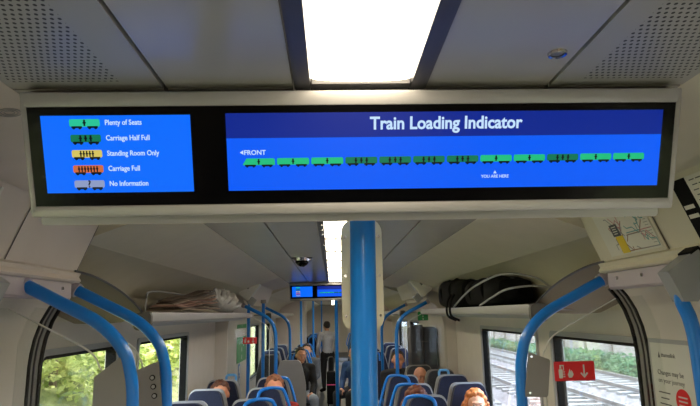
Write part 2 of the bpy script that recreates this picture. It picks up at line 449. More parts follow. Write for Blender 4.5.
# ================================================================== DISPLAY
def emis(name, rgb, k=1.0):
    m = mat(name, rgb, .3, emit=k, spec=.08); m.node_tree.nodes['Principled BSDF'].inputs['Base Color'].default_value = (.01, .01, .01, 1); return m
eb = emis('screen_blue', (0, 92, 248)); ebl = emis('screen_blue_left', (6, 108, 255)); en = emis('screen_navy', (8, 38, 142))
et = emis('screen_text', (198, 226, 255)); eg = emis('icon_green', (32, 190, 124)); egd = emis('icon_dark_green', (14, 118, 82)); ek = emis('icon_black', (6, 14, 22))
elg = emis('icon_pale_green', (40, 196, 150)); ey = emis('icon_yellow', (214, 196, 96)); eo = emis('icon_orange', (206, 108, 62)); egr = emis('icon_grey', (142, 156, 196))
def icon(x0, y0, w_, h_, body, figs, parent, front=False, q=False, z=.0022):
    g = G()
    b0 = y0 + h_*.2
    P = rrect(x0, x0+w_, b0, y0+h_, h_*.18, 3)
    if front: P = [(x0+w_-.002, y0+h_), (x0+w_*.12, y0+h_), (x0, b0+.001), (x0+.001, b0), (x0+w_, b0), (x0+w_, y0+h_-.002)]
    g.prism(P, z-.0006, z, 'z', body)
    for c in (.24, .76):
        g.box((x0+w_*c, y0+h_*.17, z), (w_*.34, h_*.20, .0012), ek)
        for e in (-.1, .1): g.prism([(x0+w_*(c+e)+h_*.16*math.cos(a*math.pi/4), y0+h_*.09+h_*.16*math.sin(a*math.pi/4)) for a in range(8)], z-.0006, z+.0004, 'z', ek)
    # body joint in the middle
    for f in figs:
        cx = x0+w_*(.5+f); t = h_*(.085 if len(figs) < 4 else .06)
        g.box((cx, b0+h_*.34, z+.0004), (t*2, h_*.50, .0010), ek)
        g.prism([(cx+t*1.3*math.cos(a*math.pi/4), b0+h_*.64+t*1.3*math.sin(a*math.pi/4)) for a in range(8)], z-.0002, z+.0009, 'z', ek)
        g.box((cx, b0+h_*.42, z+.0004), (t*4, h_*.14, .0010), ek)
    return g.done('carriage_icon', None, parent, smooth=False)
def display(loc, label, full=True):
    root = thing('passenger_information_display', label, 'display screen', loc, 0, 'ceiling passenger information displays')
    root.rotation_euler = (R(110.7), 0, 0)
    W, Hh = .571, .0865
    # housing: body behind the glass, top, side and bottom rims, recessed lower lip
    g = G()
    g.prism([(-W-.010, -.106), (W+.010, -.106), (W+.011, .112), (-W-.011, .112)], -.060, -.006, 'z')
    g.box((0, .099, -.012), (2*W+.022, .026, .024), bev=.004); g.box((0, -.0965, -.012), (2*W+.022, .021, .024), bev=.004)
    for s in (-1, 1): g.box((s*(W+.0055), 0, -.012), (.011, .200, .024), bev=.003)
    g.done('housing', silver, root)
    g = G(); g.prism(rrect(-W-.004, W-.004, -.125, -.100, .006), -.050, -.020, 'z'); g.done('lower_lip', silver, root)
    g = G(); g.box((0, 0, -.004), (2*W, 2*Hh, .008)); fp = g.done('front_glass', gloss, root)
    ls = G(); ls.box((-.4205, .0045, .0006), (.256, .135, .0012)); lo = ls.done('legend_screen', ebl, root)
    g = G(); g.box((.1585, .0055, .0006), (.779, .1365, .0012), eb); g.box((.1585, .0520, .0009), (.779, .0435, .0012), en); ro = g.done('main_screen', None, root, smooth=False)
    rows = [('Plenty of Seats', elg, (0,)), ('Carriage Half Full', egd, (-.17, 0, .17)), ('Standing Room Only', ey, (-.2, -.1, 0, .1, .2)), ('Carriage Full', eo, (-.3, -.2, -.1, 0, .1, .2, .3)), ('No Information', egr, ())]
    for i, (s_, m_, f_) in enumerate(rows):
        y = .0495 - .0267*i
        icon(-.4998, y, .052, .0165, m_, f_, lo)
        if full:
            if not f_: text('?', .018, -.4738, y+.0042, .0026, ek, lo, bold=.0003, align='CENTER')
            text(s_, .0128, -.4395, y+.0062, .0016, et, lo, xs=.84, bold=.0002)
    if full: text('Train Loading Indicator', .0310, .0218, .0440, .0020, et, ro, xs=.925, bold=.0008)
    if full:
        text('FRONT', .0118, -.2015, .0010, .0016, et, ro, bold=.0002)
        g = G(); g.prism([(-.2085, .0052), (-.2025, .0090), (-.2025, .0014)], .0012, .0018, 'z'); g.done('arrow', et, ro)
        text('YOU ARE HERE', .0078, .2475, -.0450, .0016, et, ro, bold=.0001, align='CENTER', xs=.95)
        g = G(); g.prism([(.2445, -.0372), (.2505, -.0372), (.2475, -.0320)], .0012, .0018, 'z'); g.done('arrow', et, ro)
    kinds = 'LLLDDDDLLDLL'
    for i, k in enumerate(kinds):
        icon(-.2042+.0606*i, -.0205+.00022*i, .0568, .0150, eg if k == 'L' else egd, (0,) if k == 'L' else (-.17, 0, .17), ro, front=(i == 0))
    return root
display((.005, .97, 2.0285), 'large wide ceiling display titled Train Loading Indicator, nearest the viewer')
display((.005, 7.23, 2.0285), 'small-looking far ceiling display with the same blue screens, deep in the carriage', False)

# ================================================================== CENTRE POLES
def centre_pole(x, y, label, lean=0, rad=.0225):
    r = thing('grab_pole', label, 'pole', (x, y, 0), 0, 'blue vertical grab poles')
    g = G(); g.tube([(-lean, 0, .0), (0, 0, 2.15)], rad, 24); g.done('pole', blue, r)
    g = G(); g.tube([(0, 0, 2.125), (0, 0, 2.15)], rad*1.9, 24); g.tube([(-lean, 0, 0), (-lean, 0, .02)], rad*1.9, 24); g.done('flange', midgrey, r)
    return r
centre_pole(.0235, 1.15, 'thick blue grab pole in the middle, directly below the large display', .028, .0262)
r = thing('pole_mounted_housing', 'long beige rounded housing directly behind the nearest blue pole', 'housing', (.022, 1.26, 0))
g = G(); g.prism(rrect(-.0445, .0445, 1.712, 1.955, .03, 6), -.03, .03, 'y'); o = g.done('casing', warmc, r)
for z in (1.745, 1.83, 1.915):
    for s in (-1, 1): g = G(); g.tube([(s*.037, -.029, z), (s*.037, -.033, z)], .003, 8); g.done('screw', chrome, r)
centre_pole(.012, 7.6, 'blue pole in the middle of the next doorway, below the small far display')
centre_pole(-.56, 9.6, 'thin distant blue pole left of the aisle, behind the far display', rad=.018)
centre_pole(-.45, 12.4, 'thin blue pole beside the aisle, just left of the distant gangway', rad=.02)
centre_pole(-.32, 15.2, 'faint blue pole inside the next carriage, right of the aisle pole', rad=.018)

# ================================================================== GRAB RAILS AND DRAUGHT SCREENS
def beam(s, a, b, label):
    r = thing('cove_fairing', label, 'fairing', (s*.96, (a+b)/2, 1.86), 0, 'fairings over the draught screens'); h = (b-a)/2
    g = G(); P = [(-.006, .058), (-.016, .050), (-.010, .038), (-.018, .024), (-.012, .018), (.06, .012), (.20, .012), (.20, .05), (.05, .06)]
    g.prism(mirror(P, s), -h, h, 'y'); g.done('ledge', cream if s < 0 else warmc, r)
    g = G(); P = [(.002, .019), (.0, -.036), (.006, -.044), (.045, -.044), (.06, .015)]
    g.prism(mirror(P, s), -h, h-.03, 'y'); g.done('lower_plate', lilac, r)
    for y in (h-.10, h-.26, h-.44): g = G(); g.tube([(s*.002, y, -.006), (-s*.003, y, -.006)], .006, 10); g.done('screw', chrome, r)
    return r
beam(-1, 1.0, 2.07, 'cream and lilac-grey fairing high on the left, carrying the two nearest blue rails')
beam(1, 1.0, 2.07, 'cream and lilac-grey fairing high on the right, below the route map')
RAIL = [(.975, 1.857), (.855, 1.797), (.742, 1.737), (.672, 1.668), (.645, 1.60), (.632, 1.50), (.630, 1.2), (.630, .06)]
def rail(s, y, label, dx=0, dz=0, low=.0):
    r = thing('grab_rail', label, 'rail', (s*.63, y, 0), 0, 'bent blue grab rails by the doors')
    pts = [(s*(x+dx-.63), 0, z+dz if z > 1.3 else z) for x, z in RAIL]
    sm = catmull([Vector(p) for p in pts], 6)
    g = G(); g.tube(sm, .0195, 18); g.done('rail', blue, r)
    g = G(); p = Vector(pts[0]); q = Vector(pts[1]); d = (q-p).normalized(); g.tube([p-d*.02, p+d*.012], .026, 18); g.done('socket', lilac, r)
    g = G(); g.tube([pts[-1], (pts[-1][0], 0, 0)], .035, 18); g.done('foot', midgrey, r)
    return r
def catmull(P, n):
    P = [P[0]*2-P[1]] + P + [P[-1]*2-P[-2]]; out = []
    for i in range(1, len(P)-2):
        for k in range(n):
            t = k/n; a, b, c, d = P[i-1], P[i], P[i+1], P[i+2]
            out.append(.5*((2*b)+(-a+c)*t+(2*a-5*b+4*c-d)*t*t+(-a+3*b-3*c+d)*t**3))
    out.append(P[-2]); return out
rail(-1, 1.75, 'bent blue grab rail nearest on the left, left of the two in front', .0, 0)
rail(-1, 2.10, 'second bent blue grab rail on the left, right of the nearest one', 0, .0)
rail(1, 2.10, 'bent blue grab rail on the right, beside the red extinguisher sign')
FG = 'distant bent blue rails of the next doorway'
rail(-1, 6.25, 'far left bent blue rail in front of the next doorway, behind the aisle seats', .02)
rail(-1, 8.05, 'far left bent blue rail behind the next doorway, nearer the aisle')
rail(1, 6.10, 'far right bent blue rail in front of the next doorway, under the black bag')
rail(1, 7.9, 'far right bent blue rail behind the next doorway, next to the housing on the pole')
# near side rail with soft grey sleeve (both sides of the doorway)
def sleeve_rail(s, y, label):
    r = thing('door_grab_rail', label, 'rail', (s*.9, y, 0), 0, 'sleeved blue door rails')
    g = G(); pts = catmull([Vector(p) for p in ((s*-.004, -.0, 1.80), (s*-.012, 0, 1.765), (s*.004, 0, 1.71), (s*.012, 0, 1.60), (s*.014, 0, 1.2), (s*.014, 0, .5))], 6)
    g.tube(pts, .0185, 18); g.done('rail', blue, r)
    g = G(); P = [(-.055, 1.842), (.033, 1.903), (.085, 1.850), (.050, 1.80), (.016, 1.763), (-.022, 1.763), (-.030, 1.785)]
    g.prism(mirror(P, s), -.026, .026, 'y'); bev_all(g, .014); g.done('sleeve', sleeveg, r)
    g = G(); g.prism(mirror([(.010, 1.893), (.034, 1.909), (.092, 1.851), (.088, 1.846), (.034, 1.900), (.012, 1.886)], s), -.028, .028, 'y'); g.done('sleeve_seal', black, r)
    return r
sleeve_rail(1, 1.5, 'blue door rail with a grey tapered sleeve at the right edge, above the white poster')
sleeve_rail(-1, 1.42, 'grey tapered rail sleeve at the left edge, below the cream fairing')

def screen(s, y, label, group='glass draught screens', panel='none'):
    r = thing('draught_screen', label, 'glass screen', (s*.72, y, 0), 0, group)
    top = [(0.0, 1.40), (.0, 1.577), (.012, 1.61), (.03, 1.643), (.07, 1.672), (.17, 1.724), (.29, 1.785)]
    P = [(x, z) for x, z in top] + [(.44, 1.80), (.44, .12), (0, .12)]
    g = G(); g.prism(mirror(P, s), -.004, .004, 'y'); g.done('glass', screeng, r)
    g = G(); g.tube(catmull([Vector((s*x, 0, z)) for x, z in [(0, .12)]+top], 5), .0027, 8); g.done('edge_strip', white, r)
    return r
screen(-1, 1.75, 'clear draught screen with a curved pale edge, nearest on the left')
screen(-1, 2.10, 'clear draught screen on the left behind the plate with three call buttons')
screen(1, 2.10, 'clear draught screen on the right that carries the nearest red sign')
screen(-1, 6.25, 'far clear draught screen on the left carrying the small distant red sign')
screen(1, 6.10, 'far clear draught screen on the right, behind the window seats')
# plates on the screens
r = thing('screen_plate', 'plain grey plate with a sloping top beside the nearest left rail', 'plate', (-.70, 1.742, 0), 0, 'grey plates beside the rails')
g = G(); g.prism([(-.040, .9), (-.040, 1.583), (.040, 1.645), (.062, 1.49), (.062, .9)], -.008, .0, 'y'); g.done('plate', midgrey, r)
r = thing('screen_plate', 'grey plate with three round buttons between the two left rails', 'plate', (-.69, 2.09, 0), 0, 'grey plates beside the rails')
g = G(); g.prism([(-.045, .9), (-.045, 1.570), (.032, 1.600), (.050, 1.45), (.056, .9)], -.008, .0, 'y'); g.done('plate', midgrey, r)
for x, z in ((.013, 1.544), (.018, 1.514), (.023, 1.483)):
    g = G(); g.tube([(x, -.008, z), (x, -.012, z)], .0095, 18, m=black); g.tube([(x, -.012, z), (x, -.014, z)], .0062, 16, m=silver); g.done('button', None, r)
r = thing('screen_plate', 'small grey rounded plate to the right of the right-hand bent rail', 'plate', (.69, 2.09, 0), 0, 'grey plates beside the rails')
g = G(); P = [(-.056, 1.448), (-.026, 1.600), (.044, 1.574), (.048, 1.568), (.030, 1.45), (.024, 1.444)]
g.prism(P, -.008, .0, 'y'); g.done('plate', midgrey, r)
for x, z in ((-.02, 1.585), (-.035, 1.46)): g = G(); g.tube([(x, -.007, z), (x, -.011, z)], .004, 10); g.done('screw', chrome, r)
# red signs
def ext_sign(s, y, cx, z, label):
    r = thing('extinguisher_sign', label, 'sign', (cx, y-.006, z), 0, 'red fire extinguisher signs')
    g = G(); g.prism(rrect(-.0735, .0735, -.0335, .0335, .004), -.002, 0, 'y'); o = g.done('sign_board', red, r)
    g = G(); q = -.0035
    g.prism(rrect(-.058, -.044, -.024, .008, .004), q, -.002, 'y'); g.prism([(-.055, .010), (-.047, .010), (-.049, .018), (-.053, .018)], q, -.002, 'y')
    g.box((-.046, -.0027, .020), (.016, .0015, .004)); g.box((-.040, -.0027, .012), (.003, .0015, .018))
    for zz in (-.018, -.010, -.002): g.box((-.039, -.0027, zz), (.006, .0015, .0035))
    g.done('extinguisher_symbol', white, r)
    g = G(); g.prism([(-.022, -.022), (-.012, -.022), (-.005, -.012), (-.008, -.002), (-.012, .004), (-.013, -.006), (-.018, .008), (-.022, -.004), (-.026, -.012)], q, -.002, 'y')
    g.done('flame_symbol', white, r)
    g = G(); g.box((.034, -.0027, .004), (.005, .0015, .036))
    g.prism([(.034, -.024), (.020, -.008), (.024, -.005), (.034, -.016), (.044, -.005), (.048, -.008)], q, -.002, 'y'); g.done('arrow', white, r)
    return r
ext_sign(1, 2.09, .823, 1.531, 'nearest red sign with white extinguisher and down arrow, on the right glass screen')
ext_sign(-1, 6.24, -.925, 1.49, 'tiny far red sign with white arrow, on the distant left glass screen')

# ================================================================== LUGGAGE RACKS
def rack(s, a, b, label):
    r = thing('luggage_rack', label, 'rack', (s*.9, (a+b)/2, 1.745), 0, 'overhead luggage racks'); h = (b-a)/2
    m_ = lambda P: mirror(P, s)
    g = G(); g.prism(m_([(.03, .018), (.385, .018), (.385, .002), (.03, -.004)]), -h, h, 'y'); g.done('shelf', silver, r)
    g = G(); g.prism(m_([(0, .030), (.010, .034), (.03, .030), (.034, .0), (.028, -.016), (.010, -.020), (0, -.012), (-.004, .008)]), -h, h, 'y'); g.done('front_lip', silver, r)
    g = G(); g.box((s*.10, 0, -.030), (.012, 2*h-.1, .02)); g.done('mounting_rail', shell, r)
    g = G(); P = rrect(-.006, .075, -.052, .034, .025, 5); g.prism(m_(P), -h-.03, -h, 'y'); g.done('end_cap', mat('cap_grey', (104, 100, 98), .5, noise_amt=.04), r)
    return r
rack(-1, 2.76, 6.2, 'luggage rack on the left, under the papers and the plastic bag')
rack(1, 2.72, 6.1, 'luggage rack on the right, under the black bags')
rack(-1, 8.1, 12.8, 'far luggage rack on the left beyond the next doorway')
rack(1, 8.0, 12.8, 'far luggage rack on the right beyond the next doorway')
# curved shields that run from the fairing down to the rack end
for s, q in ((-1, 'left'), (1, 'right')):
    r = thing('rack_end_shield', 'curved tan shield sweeping from the %s fairing to the rack end' % q, 'shield', (s*.95, 2.4, 1.8), 0, 'curved rack end shields')
    arc = [(.0, -.37, .117), (.0, -.24, .112), (.0, -.10, .096), (0, .06, .068), (0, .20, .034), (-.01, .31, -.010), (-.02, .36, -.05)]
    A = catmull([Vector((s*x, y, z)) for x, y, z in arc], 4)
    g = G(); g.tube(A, .0050, 8); g.done('edge_strip', dkgrey, r)
    rows = []
    n = len(A)
    for i, p in enumerate(A):
        t = i/(n-1); B = Vector((s*.31, -.10+.46*t, .03-.10*t)); rows.append([p.lerp(B, k/5) + Vector((0, 0, -.012*math.sin(math.pi*k/5))) for k in range(6)])
    g = G(); g.grid(rows, None, .004); g.done('shield', tan, r)
# small support hoops on the racks
def hoop(pts, label):
    r = thing('rack_support_bar', label, 'bar', pts[0], 0, 'thin curved rack support bars')
    p0 = Vector(pts[0]); g = G(); g.tube(catmull([Vector(p)-p0 for p in pts], 6), .006, 8); g.done('bar', shell, r); return r
hoop([(.895, 4.4, 1.783), (.875, 4.0, 1.85), (.875, 3.6, 1.910), (.94, 3.25, 1.955), (1.10, 3.18, 1.93), (1.2, 3.16, 1.86)], 'thin pale bar arching over the black bags, further of the two')
hoop([(.895, 3.62, 1.783), (.885, 3.3, 1.825), (.92, 3.08, 1.865), (1.08, 3.04, 1.875), (1.22, 3.04, 1.83)], 'thin pale bar arching in front of the black bags, nearer of the two')
hoop([(-1.09, 3.25, 1.77), (-1.09, 3.27, 1.85), (-1.085, 3.35, 1.90), (-1.07, 4.1, 1.90)], 'thin bar frame on the left rack beside the papers')
# black bags
def soft_bag(name, label, loc, dims, m, strap=True, group=None, seed=1, parts=True):
    r = thing(name, label, 'bag', loc, 0, group)
    g = G(); L_, W_, H_ = dims
    rows = []; n = 22; k = 20
    for i in range(n+1):
        t = i/n; e = (1-abs(2*t-1)**6)**.35 if 0 < t < 1 else .02
        row = []
        for j in range(k+1):
            a = 2*math.pi*j/k; ca, sa = math.cos(a), math.sin(a)
            x = W_/2*e*math.copysign(abs(ca)**.5, ca); z = H_/2+H_/2*max(e, .3 if sa < 0 else 0)*math.copysign(abs(sa)**.5, sa)
            nz = noise.noise(Vector((x*7, t*L_*6, z*7+seed)))*.022
            if sa < -.3: nz = min(0, 0)
            row.append((x*(1+nz*4), -L_/2+L_*t, max(0.001, z+nz)))
        rows.append(row)
    g.grid(rows); bmesh.ops.remove_doubles(g.bm, verts=g.bm.verts[:], dist=.0005); g.done('bag_body', m, r)
    if strap:
        for y in (-L_*.18, L_*.18):
            g = G(); g.tube(catmull([Vector(p) for p in ((-W_*.46, y, H_*.25), (-W_*.50, y, H_*.7), (-W_*.2, y*.8, H_*1.03), (W_*.2, y, H_*.98))], 6), .010, 8, flat=.5); g.done('handle', black, r)
        g = G(); g.tube([(0, -L_*.44, H_*.90), (0, 0, H_*1.01), (0, L_*.44, H_*.90)], .005, 6); g.done('zip', dkgrey, r)
    return r
blackfab = mat('black_nylon', (10, 10, 11), .85, spec=.2, noise_amt=.3, noise_scale=60)
greyfab = mat('dark_grey_nylon', (52, 50, 50), .85, noise_amt=.3, noise_scale=60)
bagz = 1.781
b1 = soft_bag('holdall', 'large black soft holdall at the far end of the right rack, straps hanging down', (1.04, 4.72, bagz), (.98, .28, .225), blackfab, seed=2)
for y in (-.28, -.40):
    g = G(); g.tube(catmull([Vector(p) for p in ((-.155, y, .10), (-.19, y, .03), (-.185, y+.01, -.06), (-.12, y+.02, -.10))], 6), .009, 8); g.done('hanging_strap', black, b1)
soft_bag('rucksack', 'black rucksack lying on the right rack, nearer than the holdall', (1.045, 3.76, bagz), (.92, .27, .175), blackfab, seed=5)
# white/clear bag and papers on the left rack
r = thing('newspaper_pile', 'pile of tan and pinkish papers leaning on the left luggage rack', 'papers', (-.98, 3.9, 1.783), 0)
papm = [mat('paper_tan', (168, 148, 130), .7, noise_amt=.1), mat('paper_pink', (178, 140, 124), .7, noise_amt=.1), mat('paper_brown', (96, 76, 64), .7, noise_amt=.1)]
for k in range(7):
    g = G(); a = R(3+k*2.0)
    rows = [[(x, -.65+.19*i, .008+.009*k + (.19*i)*math.sin(a)*.36 + .006*math.sin(i*1.7+k)) for x in (-.10+.01*k, 0, .09-.01*k)] for i in range(7)]
    g.grid(rows, None, .005); g.done('newspaper', papm[(k*2+k//3) % 3], r)
r = thing('plastic_bag', 'crumpled translucent white plastic bag beside the papers on the left rack', 'bag', (-.97, 4.95, 1.783), 0)
g = G(); rows = []
for i in range(41):
    row = []
    for j in range(49):
        t = i/40; a = 2*math.pi*j/48; rr = math.sin(math.pi*min(.97, max(.03, t)))**.6
        v = Vector((.12*rr*math.cos(a), .95*(t-.5), .075+.075*rr*math.sin(a)*(1 if math.sin(a) > 0 else .98)))
        d = noise.noise(v*16)*.06 + noise.noise(v*38)*.05 - abs(noise.noise(v*22))*.05; row.append((v.x*(1.0+d*4), v.y*(1+d), max(.002, v.z*(.55+1.0*(1-t))*(1+d*6))))
    rows.append(row)
g.grid(rows); g.done('bag_body', film, r)
g = G(); g.grid([[(-.10+.03*j + .01*math.sin(i), -.34-.03*i, .05+.02*math.sin(i*2+j)+.012*i) for j in range(5)] for i in range(5)], None, .002); g.done('bag_mouth', film, r)
# white sleeve boxes above the far rails
def sleeve_box(s, x, y, z, label):
    r = thing('rail_end_box', label, 'fitting', (s*x, y, z), 0, 'white angled boxes over the far rails')
    g = G(); rt = Matrix.Rotation(R(-38*s), 3, 'Y'); g.box((0, 0, 0), (.15, .14, .22), bev=.02, rot=rt); g.done('casing', white, r)
    g = G(); g.box((s*-.03, 0, -.13), (.07, .08, .08), bev=.01, rot=rt); g.done('clamp', sleeveg, r)
    g = G(); g.box((0, -.071, .01), (.018, .004, .03), bev=.001, rot=rt); g.done('key_slot', dkgrey, r)
    return r
sleeve_box(-1, .92, 6.1, 2.03, 'white angled box under the cove at far left, left of the far display')
sleeve_box(1, .89, 6.0, 2.03, 'white angled box under the cove at far right, left of the black bag')

# ================================================================== SIGNS AND POSTERS
def cove_frame(s, y):
    d = Vector((.955-.885, 1.915-2.088)).normalized()
    # local x along the train (+Y), local y up the cove, local z towards the cabin
    up = Vector((-s*d.x, 0, -d.y)); ax = Vector((0, s, 0)) * (-1)
    nz = ax.cross(up)
    M = Matrix((ax, up, nz)).transposed().to_4x4()
    c = Vector((.92, 2.0015)); M.translation = Vector((s*c.x, y, c.y)) + nz*.0075
    return M
# route map (right)
M = cove_frame(1, 1.80)
r = thing('route_map', 'pale route map with a black and yellow block, on the right cove above the fairing', 'map')
r.matrix_world = M
g = G(); g.box((0, 0, .0005), (.31, .155, .001)); brd = g.done('map_sheet', paper, r)
def maplines():
    cols = [mat('line_brown', (150, 110, 90), .6), mat('line_pink', (196, 140, 140), .6), mat('line_teal', (110, 160, 160), .6), mat('line_grey', (150, 150, 150), .6)]
    rnd = random.Random(4)
    for k in range(20):
        g = G(); x, y = rnd.uniform(-.12, .10), rnd.uniform(-.065, .06); pts = [(x, y)]
        for _ in range(rnd.randint(3, 6)):
            a = rnd.choice((0, 45, -45, 0, 90)); l = rnd.uniform(.012, .04); x = min(.15, max(-.15, x+l*math.cos(R(a)))); y = min(.07, max(-.07, y+l*math.sin(R(a)))); pts.append((x, y))
        for a, b in zip(pts, pts[1:]):
            a = Vector(a); b = Vector(b); dd = (b-a)
            if dd.length < .004: continue
            n = Vector((-dd.y, dd.x)).normalized()*.0017
            g.prism([a+n, b+n, b-n, a-n], .001, .0014, 'z')
        g.done('route_line', cols[k % 4], brd)
maplines()
g = G(); g.box((-.053, .008, .0016), (.046, .042, .0012)); mb = g.done('map_title_block', dkgrey, r)
g = G(); g.box((-.045, -.044, .0016), (.046, .060, .0012)); g.done('map_key_block', yellow, r)
for k in range(4):
    g = G(); g.box((-.053, .020-.008*k, .0024), (.028-.005*(k % 2), .003, .0006)); g.done('text_line', paper, mb)
for k in range(14):
    g = G(); g.box((.135, .065-.0095*k, .0013), (.024-.006*(k % 3), .0016, .0006)); g.done('text_line', mat('print_grey', (140, 138, 134), .6), brd)
# upper right poster: black header, white print
M = cove_frame(1, 1.30)
r = thing('notice_poster', 'white notice with a black header strip, at the right edge beside the large display', 'poster'); r.matrix_world = M
g = G(); g.box((0, -.005, .0008), (.34, .19, .0016)); brd = g.done('poster_sheet', paper, r)
g = G(); g.box((-.138, -.005, .0022), (.06, .19, .0014)); hd = g.done('header_strip', black, r)
for k in range(2):
    g = G(); g.box((-.142, .012-.026*k, .0032), (.040, .011, .0006)); g.done('text_line', paper, hd)
for k in range(6):
    g = G()
    for q in range(6): g.box((-.085+.026*q+.004*(k % 2), .078-.014*k, .0019), (.020, .0028, .0006))
    g.done('text_line', dkgrey, brd)
M = cove_frame(-1, 1.28)
r = thing('notice_poster', 'pale notice with a light border at the left edge, below the ceiling corner', 'poster'); r.matrix_world = M
g = G(); g.box((0, -.002, .0008), (.30, .185, .0016)); g.done('poster_sheet', cream, r)
g = G(); g.box((.146, -.002, .0022), (.010, .19, .004)); g.done('border_strip', white, r)
g = G(); g.box((.142, .062, .005), (.008, .008, .006)); g.done('clip', black, r)
# emboss in the ceiling slope, left
r = thing('ventilation_louvre', 'faint small oval louvre on the pale slope left of the large display', 'vent', (-.655, 1.045, 2.1395))
r.rotation_euler = (0, R(-10), 0)
g = G()
for k in range(3): g.tube(catmull([Vector((.020*(1-.28*k)*math.cos(2*math.pi*q/16), .020*(1-.28*k)*math.sin(2*math.pi*q/16), 0)) for q in range(17)], 2), .0009, 6)
g.done('louvre_ring', silver, r)
# side wall poster (right, vestibule)
def wall_poster():
    r = thing('wall_poster', 'white framed poster with a red round badge, low on the right wall by the door', 'poster', (1.166, 2.03, 1.40))
    r.rotation_euler = (R(90), 0, R(-90))
    g = G()
    g.prism(rrect(-.155, .155, -.235, .235, .004), -.0, .006, 'z'); g.done('frame', shell, r)
    g = G(); g.box((0, 0, .0065), (.285, .44, .001)); sh = g.done('poster_sheet', white, r)
    pg = mat('print_dark', (84, 80, 84), .6)
    g = G(); g.prism([(-.095, .168), (-.088, .188), (-.081, .168)], .007, .0078, 'z'); g.done('logo_mark', pg, sh)
    text('thameslink', .020, -.075, .172, .0072, pg, sh, bold=.0003)
    for k, (yy, tt) in enumerate(((.108, 'Changes may be'), (.080, 'on your journey'))): text(tt, .024, -.11, yy, .0072, pg, sh, bold=.0002 if k == 0 else 0)
    g = G(); g.prism([(.030+.042*math.cos(k*math.pi/16), .028+.042*math.sin(k*math.pi/16)) for k in range(32)], .007, .0082, 'z'); bd = g.done('round_badge', red, r)
    for k in range(3): g = G(); g.box((.030, .042-.014*k, .0086), (.05, .005, .0006)); g.done('text_line', white, bd)
    for k in range(3): g = G(); g.box((-.08, .045-.02*k, .0075), (.07-.02*(k % 2), .004, .0008)); g.done('text_line', pg, sh)
wall_poster()
# green safety signs on the far left and far right
def green_sign(x, y, z0, z1, wd, label, rot):
    r = thing('safety_sign', label, 'sign', (x, y, (z0+z1)/2), 0, 'green safety signs in the next doorway'); r.rotation_euler = (R(90), 0, rot)
    h = (z1-z0)/2
    g = G(); g.prism(rrect(-wd/2, wd/2, -h, h, .01), 0, .003, 'z'); s_ = g.done('sign_board', green, r)
    for k in range(3):
        g = G(); g.ball((0, h*.66-h*.6*k, .0035), (h*.09, h*.09, .002)); g.box((0, h*.5-h*.6*k, .0035), (h*.2, h*.18, .002)); g.done('pictogram', white, s_)
    return r
green_sign(-1.166, 7.22, 1.60, 1.80, .72, 'short green safety sign on the far left door pillar, above the red sign', R(90))
green_sign(-1.166, 7.22, 1.20, 1.50, .72, 'taller green safety sign on the far left door pillar, below the red sign', R(90))
green_sign(1.0, 6.60, 1.655, 1.755, .12, 'green safety sign on the far right just above the tall dark cabinet', 0)
for k, z in enumerate((1.12, .98)):
    r = thing('round_sticker', ['upper', 'lower'][k]+' blue ring sticker on the far left door pillar, beneath the green signs', 'sticker', (-1.165, 7.05, z), 0, 'round blue stickers')
    r.rotation_euler = (R(90), 0, R(90))
    g = G(); g.prism([(.075*math.cos(q*math.pi/12), .075*math.sin(q*math.pi/12)) for q in range(24)], 0, .002, 'z'); g.done('ring', blue, r)
    g = G(); g.prism([(.045*math.cos(q*math.pi/12), .045*math.sin(q*math.pi/12)) for q in range(24)], .002, .004, 'z'); g.done('centre', white, r)
# extra straight poles by the far left door
for x, y, lb in ((-.98, 6.5, 'straight blue pole at the far left door pillar, beside the red sign'), (-.80, 6.36, 'straight blue pole just right of the tiny red sign')):
    r = thing('grab_pole', lb, 'pole', (x, y, 0), 0, 'blue vertical grab poles'); g = G(); g.tube([(0, 0, 0), (0, 0, 1.9)], .018, 16); g.done('pole', blue, r)
    g = G(); g.tube([(0, 0, 1.88), (0, 0, 1.92)], .03, 16); g.tube([(0, 0, 0), (0, 0, .02)], .03, 16); g.done('flange', midgrey, r)
# tall dark cabinet on the right of the next doorway
r = thing('equipment_cabinet', 'tall dark grey cabinet with two doors on the far right, beneath the green sign', 'cabinet', (1.0, 6.75, 0))
g = G(); g.box((0, .0, .79), (.31, .24, 1.58), bev=.03); g.done('carcass', greyfab, r)
for s in (-1, 1):
    g = G(); g.box((s*.078, -.135, .80+.015*(s < 0)), (.145, .025, 1.54+.05*(s < 0)), bev=.012); d_ = g.done('door', dgmoq, r)
    g = G(); g.box((s*.03-.01*s, -.155, 1.42), (.03, .02, .010), bev=.003); g.done('handle', chrome, d_)

